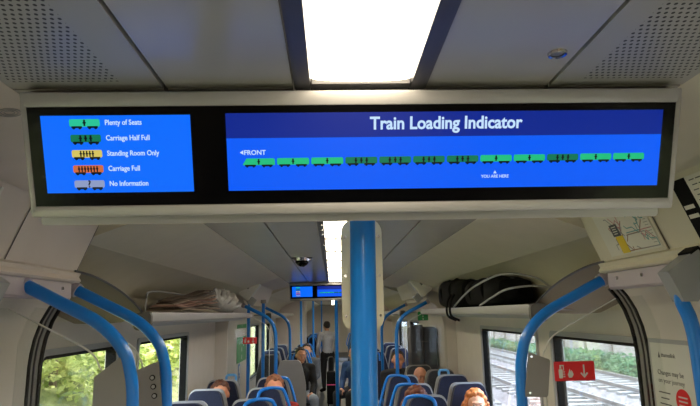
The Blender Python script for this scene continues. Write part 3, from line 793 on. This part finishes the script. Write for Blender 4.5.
# ================================================================== SEATS
def seat_outline(h0, h1, wt, wb, r=.05):
    P = [Vector((wb/2, h0, 0)), Vector((wb/2, h0+.42, 0)), Vector((wt/2+.035, h1-.12, 0)), Vector((wt/2, h1, 0)), Vector((-wt/2, h1, 0)), Vector((-wt/2-.035, h1-.12, 0)), Vector((-wb/2, h0+.42, 0)), Vector((-wb/2, h0, 0))]
    return [(p.x, p.y) for p in rounded(P, r, 5)]
def make_seat(label, aisle=0, moq=None, top_loop=False, shellm=None, grp='navy saloon seats'):
    r = thing('train_seat', label, 'seat', (0, 0, 0), 0, grp); moq = moq or navy; shellm = shellm or shell
    lean = Matrix.Rotation(R(-7), 4, 'X')
    def tf(g): bmesh.ops.transform(g.bm, matrix=Matrix.Translation((0, .0, .45)) @ lean @ Matrix.Translation((0, 0, -.45)), verts=g.bm.verts[:])
    g = G(); g.prism(seat_outline(.44, 1.175, .26, .405), .005, .045, 'y'); bev_all(g, .012); tf(g); g.done('shell', shellm, r)
    g = G(); g.prism(seat_outline(.46, 1.160, .225, .375), -.075, .008, 'y'); bev_all(g, .02); tf(g); g.done('backrest', moq, r)
    g = G(); g.box((0, -.27, .42), (.43, .46, .11), bev=.04, seg=3); g.done('cushion', moq, r)
    g = G(); g.box((0, -.24, .35), (.40, .42, .03), bev=.01); g.box((0, -.2, .18), (.08, .3, .34), bev=.01); g.box((0, -.2, .012), (.2, .42, .024), bev=.008); g.done('base', dkgrey, r)
    if aisle and not top_loop:
        a = aisle
        g = G(); pts = [(-.05*a, -.085, 1.03), (-.04*a, -.085, 1.13), (.02*a, -.07, 1.165), (.125*a, -.04, 1.165), (.165*a, -.03, 1.12), (.215*a, -.03, .97), (.235*a, -.02, .84), (.205*a, .0, .80)]
        g.tube(catmull([Vector(p) for p in pts], 6), .0135, 12); tf(g); g.done('grab_handle', blue, r)
    if top_loop:
        g = G(); x = aisle*.07; pts = [(x-.045, .02, 1.15), (x-.045, .02, 1.215), (x+.045, .02, 1.215), (x+.045, .02, 1.15)]
        g.tube(rounded([Vector(p) for p in pts], .03), .012, 10); tf(g); g.done('grab_handle', bluel, r)
    return r
def put(proto, used, x, y, label, rz=0, z=0):
    if used[0]: o = dup(proto, (x, y, z), rz, label)
    else: used[0] = True; proto.location = (x, y, z); proto.rotation_euler = (0, 0, rz); proto['label'] = label; o = proto
    return o
pw, uw = make_seat(''), [False]; pl_, ul = make_seat('', 1), [False]; pr_, ur = make_seat('', -1), [False]
pt_, ut = make_seat('', 1, top_loop=True), [False]; pt2, ut2 = make_seat('', -1, top_loop=True), [False]
pg_, ug = make_seat('', 0, dgmoq, shellm=midgrey), [False]
put(pw, uw, -1.075, 4.12, 'navy window seat at far left of the seats, nearest, top just above the frame edge')
put(pw, uw, -1.075, 4.78, 'navy window seat in front of the brown-haired passenger on the left')
put(pt_, ut, -1.07, 5.45, 'navy window seat with a small light blue handle, behind the brown-haired passenger')
put(pl_, ul, -.62, 4.15, 'navy aisle seat on the left with a blue loop handle, nearest of its row')
put(pl_, ul, -.60, 4.78, 'navy aisle seat on the left with a blue loop handle, middle of its row')
put(pl_, ul, -.62, 5.55, 'navy aisle seat on the left with a blue loop handle, behind the bald-looking passenger')
put(pw, uw, 1.075, 4.80, 'navy window seat with pale edge behind the ginger-haired passenger')
put(pt2, ut2, 1.075, 5.42, 'navy window seat with a small light blue handle on the right, second from the front')
put(pr_, ur, .63, 4.80, 'navy aisle seat on the right behind the auburn-haired passenger')
put(pr_, ur, .62, 4.12, 'navy aisle seat on the right, its blue loop handle cut by the frame edge')
put(pr_, ur, .62, 5.48, 'navy aisle seat on the right with a large blue loop, third in its row')
put(pw, uw, 1.08, 3.42, 'navy window seat on the right below the grey plate')
put(pg_, ug, 1.06, 5.93, 'grey-backed seat on the right behind the navy window seats')
put(pg_, ug, .92, 6.48, 'charcoal seat on the far right directly in front of the tall dark cabinet')
put(pg_, ug, -.99, 8.75, 'dark seat at far left seen behind the screen of the next doorway')
gs = make_seat('', 1, shellm=shell); us = [False]
ps_ = put(pw, uw, -.60, 7.78, 'seat with its pale grey back to the camera, beside the aisle at the next doorway', rz=R(180))
put(pl_, ul, -.60, 8.95, 'far aisle seat with a blue loop, beside the black-coated passenger')
far = [(-.62, 9.8), (-1.08, 9.8), (-.62, 10.6), (-1.08, 10.6), (-.62, 11.6), (-1.08, 11.6), (.62, 8.9), (.62, 9.7), (1.08, 9.7), (.62, 10.5), (1.08, 10.5), (.62, 11.4), (1.08, 11.4)]
ords = {9.8: 'second', 10.6: 'third', 11.6: 'fourth', 8.9: 'first', 9.7: 'second', 10.5: 'third', 11.4: 'fourth'}
for x, y in far:
    put(pl_ if x == -.62 else pr_ if x == .62 else pw, ul if x == -.62 else ur if x == .62 else uw, x, y,
        '%s seat on the %s in the %s row beyond the next doorway' % ('aisle' if abs(x) < .7 else 'window', 'left' if x < 0 else 'right', ords[y]))
for x, y in ((-.62, 15.2), (.62, 15.2), (-.62, 16.0), (.62, 16.0), (-.62, 17.5), (.62, 17.5)):
    put(pl_ if x < 0 else pr_, ul if x < 0 else ur, x, y, '%s aisle seat in the next carriage, %s row past the gangway' % ('left' if x < 0 else 'right', {15.2: 'first', 16.0: 'second', 17.5: 'third'}[y]))
for o in list(gs.children): bpy.data.objects.remove(o)
bpy.data.objects.remove(gs)

# ================================================================== PEOPLE
def capsule(g, a, b, ra, rb, n=5):
    a = Vector(a); b = Vector(b)
    g.tube([a.lerp(b, k/n) for k in range(n+1)], [ra+(rb-ra)*k/n for k in range(n+1)], 14); g.ball(a, ra, u=14, v=9); g.ball(b, rb, u=14, v=9)
def remesh(g, name, m, vox, parent, smooth_it=6):
    me = bpy.data.meshes.new(name); bmesh.ops.recalc_face_normals(g.bm, faces=g.bm.faces[:]); g.bm.to_mesh(me); g.bm.free()
    o = bpy.data.objects.new(name, me); COL.objects.link(o)
    q = o.modifiers.new('r', 'REMESH'); q.mode = 'VOXEL'; q.voxel_size = vox; q.use_smooth_shade = True
    s_ = o.modifiers.new('s', 'SMOOTH'); s_.factor = .5; s_.iterations = smooth_it
    dg = bpy.context.evaluated_depsgraph_get(); me2 = bpy.data.meshes.new_from_object(o.evaluated_get(dg))
    bpy.data.objects.remove(o); me2.materials.clear(); me2.materials.append(m)
    me2.polygons.foreach_set('use_smooth', [True]*len(me2.polygons))
    o = bpy.data.objects.new(name, me2); COL.objects.link(o); o.parent = parent
    return o
def joints(pose, lean=0):
    J = {}
    if pose == 'sit':     # faces -Y, seat surface .47
        J.update(pel=(0, 0, .54), wai=(0, .01, .70), che=(0, -.01, .86), nck=(0, -.02, 1.0), hed=(0, -.055, 1.115))
        for s in (-1, 1):
            J[s] = dict(sh=(s*.17, -.01, .93), el=(s*.185, -.10, .70), wr=(s*.10, -.30, .60), hp=(s*.09, 0, .53), kn=(s*.11, -.42, .53), an=(s*.11, -.45, .10), to=(s*.12, -.60, .05))
    else:
        J.update(pel=(0, 0, .93), wai=(0, 0, 1.08), che=(0, 0, 1.28), nck=(0, -.01, 1.46), hed=(0, -.04, 1.58))
        for s in (-1, 1):
            J[s] = dict(sh=(s*.19, 0, 1.38), el=(s*.24, -.02, 1.10), wr=(s*.22, -.14, .90), hp=(s*.09, 0, .90), kn=(s*.10, -.02, .50), an=(s*.10, .02, .10), to=(s*.11, -.14, .05))
    return J
SKINS = {}
def person(name_label, loc, rz=0, pose='sit', skin=(222, 160, 128), hair=(90, 56, 36), hstyle='short', top=(60, 70, 90), legs=(40, 44, 56), z=0, scale=1, beardless=True, look=0):
    r = thing('person', name_label, 'person', (loc[0], loc[1], z), rz, 'passengers'); r.scale = (scale,)*3
    J = joints(pose); hd = Vector(J['hed'])
    sm = mat('skin_%d_%d_%d' % skin, skin, .5, noise_amt=.05, noise_scale=30)
    g = G()
    capsule(g, J['pel'], J['wai'], .125, .105); capsule(g, J['wai'], J['che'], .105, .125); capsule(g, J['che'], J['nck'], .11, .055); capsule(g, J['nck'], hd, .052, .05)
    g.ball(hd+Vector((0, .012, .022)), (.074, .092, .092), u=24, v=18); g.ball(hd+Vector((0, -.022, -.045)), (.055, .062, .062), u=20, v=14)
    g.ball(hd+Vector((0, -.083, -.012)), (.011, .018, .020)); g.ball(hd+Vector((0, -.078, .03)), (.05, .012, .009)); g.ball(hd+Vector((0, -.078, -.050)), (.022, .010, .008)); g.ball(hd+Vector((0, -.068, -.085)), (.02, .018, .014))
    for s in (-1, 1):
        g.ball(hd+Vector((s*.076, .008, -.004)), (.010, .018, .028)); g.ball(hd+Vector((s*.042, -.064, -.022)), (.02, .016, .018))
        j = J[s]; capsule(g, (s*.05, 0, j['sh'][2]+.01), j['sh'], .06, .055); capsule(g, j['sh'], j['el'], .050, .038); capsule(g, j['el'], j['wr'], .037, .024)
        w_ = Vector(j['wr']); d = (w_-Vector(j['el'])).normalized(); side = Vector((s, 0, 0)); side = (side-d*side.dot(d)).normalized()
        dn = d.cross(side)*s; 
        if dn.z > 0: dn = -dn
        pm = w_+d*.045; capsule(g, w_, pm, .024, .030); 
        for k, (o_, l) in enumerate(((-.026, .062), (-.009, .074), (.009, .070), (.026, .054))):
            a = pm+side*o_+d*.03; b = a+d*l*.5+dn*.004; c = b+d*l*.32+dn*.022; capsule(g, a, b, .0085, .008, 2); capsule(g, b, c, .008, .007, 2)
        a = w_+d*.02-side*.022; b = a-side*.024+d*.028+dn*.008; capsule(g, a, b, .011, .009, 2); capsule(g, b, b+d*.026+dn*.006, .009, .008, 2)
        capsule(g, j['hp'], j['kn'], .085, .058); capsule(g, j['kn'], j['an'], .055, .036); capsule(g, j['an'], j['to'], .042, .034)
    remesh(g, 'body', sm, .0075, r, 3)
    # clothes
    g = G(); capsule(g, Vector(J['pel'])+Vector((0, 0, .04)), J['wai'], .138, .122); capsule(g, J['wai'], J['che'], .122, .142); capsule(g, J['che'], Vector(J['nck'])-Vector((0, 0, .035)), .125, .075)
    for s in (-1, 1):
        j = J[s]; capsule(g, (s*.05, 0, j['sh'][2]+.01), j['sh'], .075, .068); capsule(g, j['sh'], j['el'], .064, .052); capsule(g, j['el'], Vector(j['wr']).lerp(Vector(j['el']), .08), .050, .036)
    cm = mat('cloth_%d_%d_%d' % top, top, .85, noise_amt=.12, noise_scale=40)
    remesh(g, 'jacket', cm, .012, r, 3)
    g = G()
    capsule(g, J['pel'], Vector(J['pel'])+Vector((0, 0, .05)), .137, .13)
    for s in (-1, 1):
        j = J[s]; capsule(g, j['hp'], j['kn'], .097, .070); capsule(g, j['kn'], Vector(j['an']).lerp(Vector(j['kn']), .12), .066, .05)
    remesh(g, 'trousers', mat('cloth_%d_%d_%d' % legs, legs, .85, noise_amt=.12, noise_scale=40), .013, r, 3)
    for s in (-1, 1):
        j = J[s]; g = G(); capsule(g, j['an'], j['to'], .050, .042); g.ball(Vector(j['to'])-Vector((0, .02, .005)), (.045, .06, .036)); remesh(g, 'shoe', black, .012, r, 3)
    # hair
    hm = mat('hair_%d_%d_%d' % hair, hair, .55, noise_amt=.35, noise_scale=45)
    if hstyle != 'bald':
        g = G(); rnd = random.Random(int(loc[1]*100))
        top_ = hd+Vector((0, .018, .030))
        def cover(n, zmin, rr, curl):
            for k in range(n):
                a = rnd.uniform(0, 2*math.pi); zz = rnd.uniform(zmin, 1); q = math.sqrt(max(0, 1-zz*zz))
                v = Vector((q*math.cos(a), q*math.sin(a), zz))
                if v.y < -.25 and v.z < .62: continue
                p = top_+Vector((v.x*.078, v.y*.095, v.z*.092)); g.ball(p, rr*rnd.uniform(.7, 1.3), u=8, v=6)
        if hstyle == 'short':
            g.ball(top_+Vector((0, .012, .008)), (.080, .092, .094), u=24, v=16); cover(120, -.15, .013, 0)
        else:
            g.ball(top_+Vector((0, .014, .010)), (.084, .094, .096), u=24, v=16); cover(200, -.5, .018, 1)
            for k in range(110):
                a = rnd.uniform(-.35, math.pi+.35); zz = rnd.uniform(-.20, .02)
                p = hd+Vector(((.088+.02*rnd.random())*math.cos(a), .012+(.085+.02*rnd.random())*math.sin(a), zz)); g.ball(p, rnd.uniform(.014, .026), u=8, v=6)
        remesh(g, 'hair', hm, .0065, r, 1)
    for s in (-1, 1):
        g = G(); g.ball(hd+Vector((s*.029, -.0775, .012)), (.011, .006, .006), u=12, v=8); e_ = g.done('eye', white, r)
        g = G(); g.ball(hd+Vector((s*.029, -.0825, .012)), (.005, .003, .005), u=10, v=6); g.done('iris', black, e_)
    g = G(); g.ball(hd+Vector((0, -.0885, -.050)), (.020, .004, .005), u=12, v=6); g.done('lips', mat('lips', (176, 92, 84), .5), r)
    return r
person('ginger-haired passenger sitting by the right window, facing the camera', (1.07, 4.64), skin=(236, 176, 146), hair=(204, 122, 66), hstyle='long', top=(150, 60, 50), z=-.02, rz=R(-5), scale=.94)
person('auburn-haired passenger in the right aisle seat, mostly below the frame', (.60, 4.62), skin=(220, 158, 126), hair=(104, 52, 30), hstyle='long', top=(50, 50, 60), z=-.06)
person('brown-haired passenger by the left window, face half hidden by the seat in front', (-1.05, 5.28), skin=(218, 150, 116), hair=(92, 52, 34), top=(40, 44, 60), z=-.02, rz=R(12), scale=.98)
person('passenger with receding hair in the left aisle seats, framed by blue loop handles', (-.58, 5.38), skin=(226, 150, 116), hair=(150, 92, 62), hstyle='short', top=(150, 40, 36), z=-.02, rz=R(8))
person('passenger with light hair low behind the right-hand grey plate', (1.04, 3.28), skin=(230, 170, 146), hair=(196, 160, 130), hstyle='short', top=(190, 150, 140), z=-.02)
person('seated passenger in a black coat beside the aisle on the left, beyond the next doorway', (-.53, 8.80), skin=(196, 140, 108), hair=(44, 34, 28), top=(18, 18, 20), legs=(150, 160, 176), z=.03, rz=R(15))
person('dark-haired passenger in blue seated right of the far blue pole', (.32, 9.4), skin=(206, 150, 120), hair=(40, 32, 28), top=(40, 70, 120), legs=(40, 40, 46), rz=R(-30), z=0)
person('pale-faced passenger left of the tall dark cabinet, seated in the far doorway', (.80, 7.6), skin=(226, 160, 132), hair=(60, 44, 34), top=(40, 42, 50), z=.03)
person('passenger seated in front of the tall dark cabinet, only the head showing', (.89, 6.35), skin=(222, 156, 130), hair=(120, 90, 70), hstyle='bald', top=(50, 50, 56), z=.0, rz=R(10), scale=.95)
person('distant passenger in a grey top seated behind the black-coated one', (-.50, 10.42), skin=(200, 150, 120), hair=(40, 30, 26), top=(88, 92, 100), legs=(26, 26, 30))
person('distant person in a pale grey top standing in the aisle', (-.16, 13.4), pose='stand', skin=(190, 140, 110), hair=(30, 24, 20), top=(176, 176, 182), legs=(26, 26, 30), rz=R(200), scale=.93)
# suitcase in the aisle
r = thing('suitcase', 'black suitcase with a pink band standing in the aisle', 'suitcase', (-.08, 11.4, 0))
g = G(); g.box((0, 0, .36), (.17, .24, .60), bev=.03); g.done('case_body', blackfab, r)
g = G(); g.box((0, 0, .42), (.176, .246, .02), bev=.002); g.done('pink_band', mat('pink', (214, 70, 120), .6), r)
g = G(); g.tube(rounded([Vector((-.05, .08, .64)), Vector((-.05, .08, .92)), Vector((.05, .08, .92)), Vector((.05, .08, .64))], .02), .008, 8); g.done('pull_handle', dkgrey, r)
for x in (-.06, .06): g = G(); g.tube([(x-.012, .08, .03), (x+.012, .08, .03)], .03, 14); g.done('wheel', black, r)

# ================================================================== OUTSIDE
GZ = -1.15
g = G()
g.prism([(-60, GZ-.3), (-60, 6), (-16, 3.0), (-7.5, .2), (-5.2, GZ), (13, GZ), (16, -1.0), (60, -.8), (60, GZ-.5)], -30, 120, 'y')
soil = mat('ground_scrub', (120, 124, 84), .95, noise_amt=.4, noise_scale=2.5)
o = g.done('ground', soil); struct(o)
ballast = mat('ballast', (128, 118, 116), .95, noise_amt=.55, noise_scale=9)
railm = mat('rail_steel', (150, 140, 134), .35, .6, noise_amt=.15); sleeperm = mat('concrete_sleeper', (150, 144, 138), .9, noise_amt=.15)
for k, xc in enumerate((3.7, 7.1, 10.5)):
    r = thing('railway_track', ['railway track nearest outside the right windows', 'middle railway track outside the right windows', 'farthest railway track, in front of the grassy bank'][k], 'track', (xc, 30, GZ), 0, 'railway tracks')
    g = G(); g.prism([(-1.7, 0.0), (-1.35, .12), (1.35, .12), (1.7, 0)], -32, 80, 'y'); g.done('ballast_bed', ballast, r, kind='stuff')
    for s in (-1, 1): g = G(); g.prism([(s*.72-.07, .20), (s*.72-.015, .22), (s*.72-.035, .34), (s*.72+.035, .34), (s*.72+.015, .22), (s*.72+.07, .20)], -32, 80, 'y'); g.done('rail', railm, r)
    g = G()
    for q in range(160): g.box((0, -32+.7*q, .15), (2.5, .26, .12))
    g.done('sleepers', sleeperm, r, kind='stuff')
r = thing('boundary_wall', 'pale brown wall beyond the tracks, outside the right windows', 'wall', (14.2, 30, -1.05))
g = G(); g.box((0, 0, 1.2), (.3, 130, 2.6)); g.done('wall_face', mat('pale_concrete', (190, 172, 158), .9, noise_amt=.22, noise_scale=.8), r)
g = G()
for q in range(44): g.box((-.17, -64+3*q, 1.2), (.08, .25, 2.6))
g.done('pilaster', mat('wall_pier', (150, 132, 118), .9, noise_amt=.2), r, kind='stuff')
def leafmat(name, c1, c2):
    m = mat(name, c1, .6, noise_amt=0); nt = m.node_tree; b = nt.nodes['Principled BSDF']
    oi = nt.nodes.new('ShaderNodeNewGeometry'); rp = nt.nodes.new('ShaderNodeValToRGB')
    rp.color_ramp.elements[0].color = (*lin(c1), 1); rp.color_ramp.elements[1].color = (*lin(c2), 1)
    nt.links.new(oi.outputs['Random Per Island'], rp.inputs[0]); nt.links.new(rp.outputs[0], b.inputs['Base Color'])
    tl = nt.nodes.new('ShaderNodeBsdfTranslucent'); nt.links.new(rp.outputs[0], tl.inputs[0]); ms = nt.nodes.new('ShaderNodeMixShader'); ms.inputs[0].default_value = .45
    nt.links.new(b.outputs[0], ms.inputs[1]); nt.links.new(tl.outputs[0], ms.inputs[2]); nt.links.new(ms.outputs[0], nt.nodes['Material Output'].inputs[0])
    return m
lf1 = leafmat('leaves_yellow_green', (130, 150, 70), (250, 250, 190)); lf2 = leafmat('leaves_green', (136, 158, 66), (240, 244, 160)); lf3 = leafmat('leaves_verge', (70, 120, 80), (150, 178, 124))
bark = mat('bark', (84, 70, 56), .9, noise_amt=.3)
def shrub(name, label, x, y, z, rx, ry, h, n, ls, lm, cat='tree', group=None, seed=0):
    r = thing(name, label, cat, (x, y, z), 0, group); rnd = random.Random(seed)
    g = G(); core = h*.42
    for k in range(n):
        a = rnd.uniform(0, 2*math.pi); c = rnd.uniform(-1, 1); q = math.sqrt(1-c*c); rad = rnd.uniform(.62, 1.0)*(1+.22*math.sin(3*a+seed)+.18*math.sin(5*c+seed))
        p = Vector((rx*q*math.cos(a)*rad, ry*q*math.sin(a)*rad, h*.5+h*.5*c*rad))
        if p.z < .02: p.z = rnd.uniform(.05, .5)
        u = Vector((rnd.gauss(0, 1), rnd.gauss(0, 1), rnd.gauss(0, .5))).normalized(); v = u.orthogonal().normalized(); v = (Matrix.Rotation(rnd.uniform(0, 6.28), 3, u) @ v); s_ = ls*rnd.uniform(.5, 1.3)
        ws = [g.bm.verts.new(p+u*s_), g.bm.verts.new(p+v*s_*.5), g.bm.verts.new(p-u*s_), g.bm.verts.new(p-v*s_*.5)]; g.bm.faces.new(ws)
    me = bpy.data.meshes.new('foliage'); g.bm.to_mesh(me); g.bm.free(); me.materials.append(lm)
    o = bpy.data.objects.new('foliage', me); COL.objects.link(o); o.parent = r
    g = G(); g.tube([(0, 0, -.3), (.1, 0, h*.3), (0, .1, h*.6)], [.16, .12, .05], 8)
    for k in range(5):
        a = k*1.3; g.tube([(0, 0, h*.25+.1*k), (rx*.5*math.cos(a), ry*.5*math.sin(a), h*(.45+.06*k))], [.06, .02], 6)
    g.done('trunk', bark, r)
    return r
TL = ['nearest leafy tree outside the left windows', 'second leafy tree outside the left windows', 'third leafy tree outside the left windows', 'fourth leafy tree outside the left windows', 'fifth leafy tree outside the left windows', 'sixth leafy tree outside the left windows', 'seventh leafy tree outside the left windows', 'farthest leafy tree outside the left windows']
for k in range(8):
    shrub('leafy_tree', TL[k], -7.4-.6*(k % 2), 7.5+4.0*k, GZ+.3, 2.3, 2.7, 6.2, 10500, .10+.012*k, lf1 if k < 3 else lf2, group='trees outside the left windows', seed=k)
for k in range(7):
    shrub('verge_bush', ['first', 'second', 'third', 'fourth', 'fifth', 'sixth', 'seventh'][k]+' low green bush along the foot of the wall beyond the tracks', 12.95+.15*(k % 2), 14+5.2*k, -1.2, .8, 2.6, .85, 1600, .11, lf3, 'bush', 'bushes beyond the tracks', 20+k)
